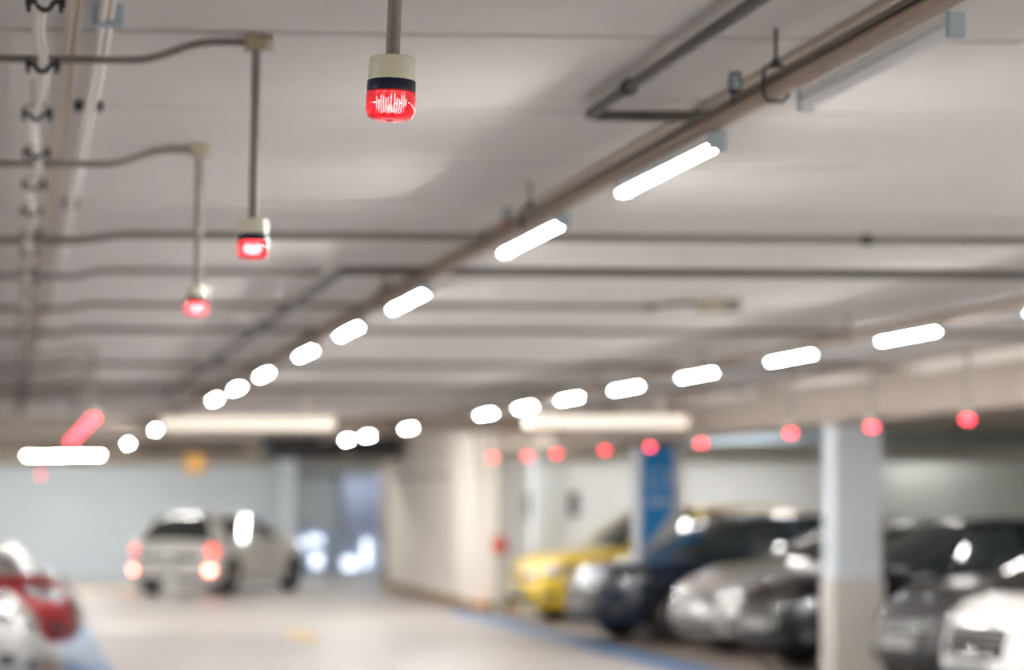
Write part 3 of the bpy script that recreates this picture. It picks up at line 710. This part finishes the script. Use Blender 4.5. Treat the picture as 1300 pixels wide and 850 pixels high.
    def G(i, v):     # v -1..1 across the top of the cabin
        p = path[i]; base = ztop(p.x); k = min(1, max(0, (p.z - base) / (zr - cowl)))
        w_ = wb + (wt - wb) * k - 0.02; fr = i / (NU - 1)
        bow = 0.16 * (1 - min(1, fr / 0.45)) - 0.10 * max(0, (fr - 0.7) / 0.3)
        return Vector((p.x - bow * v * v, v * w_, p.z - (0.035 + 0.02 * k) * abs(v) ** 2.4 + 0.02))
    V = [-1 + 2 * k / 12 for k in range(13)]
    iw, ir = 2 * seg + 1, NU - 1 - 2 * seg
    MB_ = MB(); MB_.grid([[G(i, v) for v in V] for i in range(0, iw + 1)]); ws = MB_.build('windshield', M['cglass'], r, angle=80)
    MB_ = MB(); MB_.grid([[G(i, v) for v in V] for i in range(ir - 1, NU)]); MB_.build('rear_window', M['cglass'], r, angle=80)
    MB_ = MB(); MB_.grid([[G(i, v) + Vector((0, 0, 0.004)) for v in V] for i in range(iw, ir)]); rf = MB_
    for s in (-1, 1):   # rails and pillars belong to the roof panel
        rf.tube([G(i, s) + Vector((0, -s * 0.012, -0.005)) for i in range(0, NU)], 0.026, 8)
        def low(i): q = G(i, s); return Vector((q.x, s * (wb + 0.035), ztop(q.x) - 0.005))
        for i0, i1 in ([(NU // 2 - 1, NU // 2)] + ([(ir - 1, NU - 1)] if kind != 'suv' else [(ir + 1, NU - 1)])):
            rows = [[G(i, s).lerp(low(i), k / 4) + Vector((0, s * 0.012, 0)) for k in range(5)] for i in range(i0, i1 + 1)]
            rf.grid(rows)
    rf.build('roof', pmat, r, angle=60)
    for s in (-1, 1):
        def low(i): q = G(i, s); return Vector((q.x, s * (wb + 0.03), ztop(q.x) - 0.01))
        g_ = MB(); g_.grid([[G(i, s).lerp(low(i), k / 4) for k in range(5)] for i in range(0, ir + 3)]); g_.build('side_window', M['cglass'], r, angle=60)
    # ---- mirrors
    for s in (-1, 1):
        mm = MB().lathe([(0.005, -0.11), (0.055, -0.10), (0.07, -0.03), (0.065, 0.06), (0.03, 0.10), (0.004, 0.105)], 16, 'y', origin=(F - 1.62, s * (W / 2 + 0.09), cowl + 0.07))
        mm.tube([(F - 1.62, s * (W / 2 - 0.08), cowl - 0.0), (F - 1.62, s * (W / 2 + 0.04), cowl + 0.04)], 0.025, 8)
        mm.build('wing_mirror', pmat, r)
    # ---- fascia details (front)
    patch(NF * .0 - 4.4, 4.4, .60, .82, 0.012, 'grille', M['plastic'], nu=12) if grille == 'wide' else None
    if grille == 'deep':
        g_ = patch(-3.6, 3.6, .38, .84, 0.012, 'grille', M['plastic'], nu=12)
        for q in range(4): patch(-3.2, 3.2, .44 + .09 * q, .465 + .09 * q, 0.028, 'grille_bar', M['chrome'], g_, nu=12, nt_=3)
    if grille == 'wide':
        for q in range(2): patch(-4.0, 4.0, .645 + .08 * q, .68 + .08 * q, 0.026, 'grille_bar', M['chrome'], nu=12, nt_=3)
    patch(-5.0, 5.0, .10, .30, 0.012, 'air_intake', M['plastic'], nu=12)
    for s in (-1, 1):
        hl = patch(s * 5.6, s * 13.0, .67, .90, 0.02, 'headlight', M['lamp_glass'], nu=12, skew=0.09, taper=0.25)
        pc = S(s * 8.2, .78); d_ = Vector((1, s * 0.5, 0.05)).normalized()
        m2 = MB(); m2.lathe([(0.002, 0.0), (0.045, 0.005), (0.05, 0.035), (0.03, 0.04), (0.002, 0.03)], 16, 'x'); 
        for v in m2.bm.verts: v.co = pc + d_ * (v.co.x - 0.015) + Vector((-d_.y, d_.x, 0)) * v.co.y + Vector((0, 0, 1)) * v.co.z
        m2.build('projector', M['chrome'], hl)
        fg = patch(s * 6.6, s * 9.8, .16, .36, 0.014, 'fog_lamp_recess', M['plastic'], nu=8)
        patch(s * 7.4, s * 8.8, .20, .31, 0.03, 'fog_lamp', M['lamp_glass'], fg, nu=5)
    MB().box((F - 0.02, -0.26, 0.40), (F + 0.018, 0.26, 0.51), bevel=0.004).build('number_plate', M['plate'], r, smooth=False)
    # ---- rear
    NT = NF + NS + NR
    for s in (-1, 1):
        patch(s * (NT - 9.6), s * (NT - 5.6), .66, .95, 0.02, 'taillight', M['tail_on'] if lit else M['tail'], nu=10)
        if lit: patch(s * (NT - 8.2), s * (NT - 5.2), .24, .42, 0.02, 'bumper_light', M['brake_on'], nu=8)
    patch(NT - 4.0, NT - 0.001, .56, .72, 0.014, 'plate_recess', M['plastic'], nu=8)
    patch(-(NT - 4.0), -(NT - 0.001), .56, .72, 0.014, 'plate_recess', M['plastic'], nu=8)
    patch(NT - 6, NT - .001, .02, .16, 0.01, 'rear_valance', M['plastic'], nu=8); patch(-(NT - 6), -(NT - .001), .02, .16, 0.01, 'rear_valance', M['plastic'], nu=8)
    MB().box((R - 0.022, -0.24, 0.50), (R + 0.03, 0.24, 0.585), bevel=0.004).build('number_plate', M['plate'], r, smooth=False)
    # ---- doors and sills
    dx = lambda x: NF + (xs - x) / (xs - xr) * NS
    for s in (-1, 1):
        for x0, x1 in ((F - 1.38, F - 2.34), (F - 2.37, R + 1.24)):
            d = patch(s * dx(x0), s * dx(x1), .10, .955, 0.006, 'door', pmat, nu=12, nt_=10)
            hx = x1 + 0.2; hy = s * (W / 2 + 0.022)
            MB().box((hx - 0.09, hy - 0.015, 0.83), (hx + 0.09, hy + 0.015, 0.855), bevel=0.006).build('door_handle', M['chrome'], d, smooth=False)
        patch(s * dx(F - 1.35), s * dx(R + 1.22), .0, .07, 0.012, 'sill', M['plastic'], nu=10, nt_=3)
    return r

yel = paint('yellow car paint', (0.86, 0.60, 0.01), 0.0)
navy = paint('dark navy car paint', (0.014, 0.021, 0.040), 0.3, 0.45, 0.3)
silver = paint('silver car paint', (0.60, 0.60, 0.60), 0.55)
black = paint('black car paint', (0.003, 0.003, 0.005), 0.0, 0.22, 0.2)
grey = paint('dark grey car paint', (0.055, 0.055, 0.06), 0.4, 0.5, 0.4)
white = paint('white car paint', (0.88, 0.88, 0.87), 0.0)
redp = paint('red car paint', (0.36, 0.008, 0.015), 0.3)
pearl = paint('pale car paint', (0.62, 0.62, 0.62), 0.3)
grp = 'cars parked on the right'
def parked_right(label, pm, xfront, yc, yaw=8, **kw):
    """front of the car at xfront, nose towards the lane"""
    L = kw.get('L', 4.5); h = PI + math.radians(yaw)
    d = Vector((math.cos(h), math.sin(h), 0)); c = Vector((xfront, yc, 0.003)) - d * (L / 2)
    return make_car('car', label, pm, c, h, group=grp, **kw)
parked_right('yellow hatchback parked in the farthest bay on the right, behind the sign column', yel, 6.88, 34.8, yaw=10, L=4.6, Ht=1.57, kind='suv', W=1.78, nose=.78)
parked_right('dark navy car parked next to the yellow one, in front of the sign column', navy, 6.62, 29.75, yaw=11, L=4.6, Ht=1.5, kind='hatch', grille='deep', nose=.80)
parked_right('silver car parked between the navy car and the black car', silver, 7.22, 27.1, yaw=11, L=4.5, Ht=1.44)
parked_right('black car parked just behind the large column', black, 7.2, 24.5, yaw=11, L=4.6, Ht=1.46, grille='deep')
parked_right('dark grey car parked in front of the large column beside the white car', grey, 7.50, 21.3, yaw=10, L=4.5, Ht=1.43)
parked_right('white car parked nearest at the right edge, with a dark grille', white, 7.08, 18.6, yaw=7, L=4.4, Ht=1.47, kind='hatch', grille='deep', nose=.84)
grp2 = 'cars parked on the left'
def parked_left(label, pm, xfront, yc, yaw=-6, **kw):
    L = kw.get('L', 4.5); h = math.radians(yaw)
    d = Vector((math.cos(h), math.sin(h), 0)); c = Vector((xfront, yc, 0.003)) - d * (L / 2)
    return make_car('car', label, pm, c, h, group=grp2, **kw)
parked_left('silver car at the bottom left corner, nearest on the left', silver, 0.22, 21.3, Ht=1.46, nose=.78, cowl=.93)
parked_left('red car parked on the left with its nose to the blue stripe', redp, 0.70, 26.7, Ht=1.44, nose=.78, cowl=.94, grille='deep')
parked_left('pale car parked behind the red one on the left', white, 0.36, 32.2, Ht=1.7, nose=.98, cowl=1.18, kind='suv')
make_car('car', 'white car driving away down the lane with its tail lights lit', white, Vector((3.80, 46.6, 0.0)), PI / 2 - math.radians(31), L=4.3, W=1.74, Ht=1.42, kind='hatch', lit=True)

# ------------------------------------------------------------------ daylight through the open near end
w = bpy.data.worlds.new('World'); bpy.context.scene.world = w; w.use_nodes = True
nt = w.node_tree; bg = nt.nodes['Background']
sky = nt.nodes.new('ShaderNodeTexSky'); sky.sky_type = 'NISHITA'; sky.sun_disc = False; sky.sun_elevation = math.radians(35); sky.sun_rotation = math.radians(200)
nt.links.new(sky.outputs[0], bg.inputs[0]); bg.inputs[1].default_value = 0.25

# ------------------------------------------------------------------ camera
cam = bpy.data.cameras.new('camera'); co = bpy.data.objects.new('camera', cam); C.objects.link(co)
f = 3250.0
cam.sensor_fit = 'HORIZONTAL'; cam.sensor_width = 36.0; cam.lens = f / 1300 * 36.0
psi = math.atan(225 / f)
co.location = (0, 0, CAM); co.rotation_euler = (PI / 2, 0, -psi)
cam.shift_x = (650 - 243) / 1300; cam.shift_y = (636 - 425) / 1300
cam.clip_start = 0.1; cam.clip_end = 200
cam.dof.use_dof = True; cam.dof.focus_distance = 4.15; cam.dof.aperture_fstop = 2.87; cam.dof.aperture_blades = 0
bpy.context.scene.camera = co
vs = bpy.context.scene.view_settings
vs.view_transform = 'Standard'; vs.look = 'None'; vs.gamma = 1.0; vs.use_curve_mapping = False; vs.exposure = 0.0
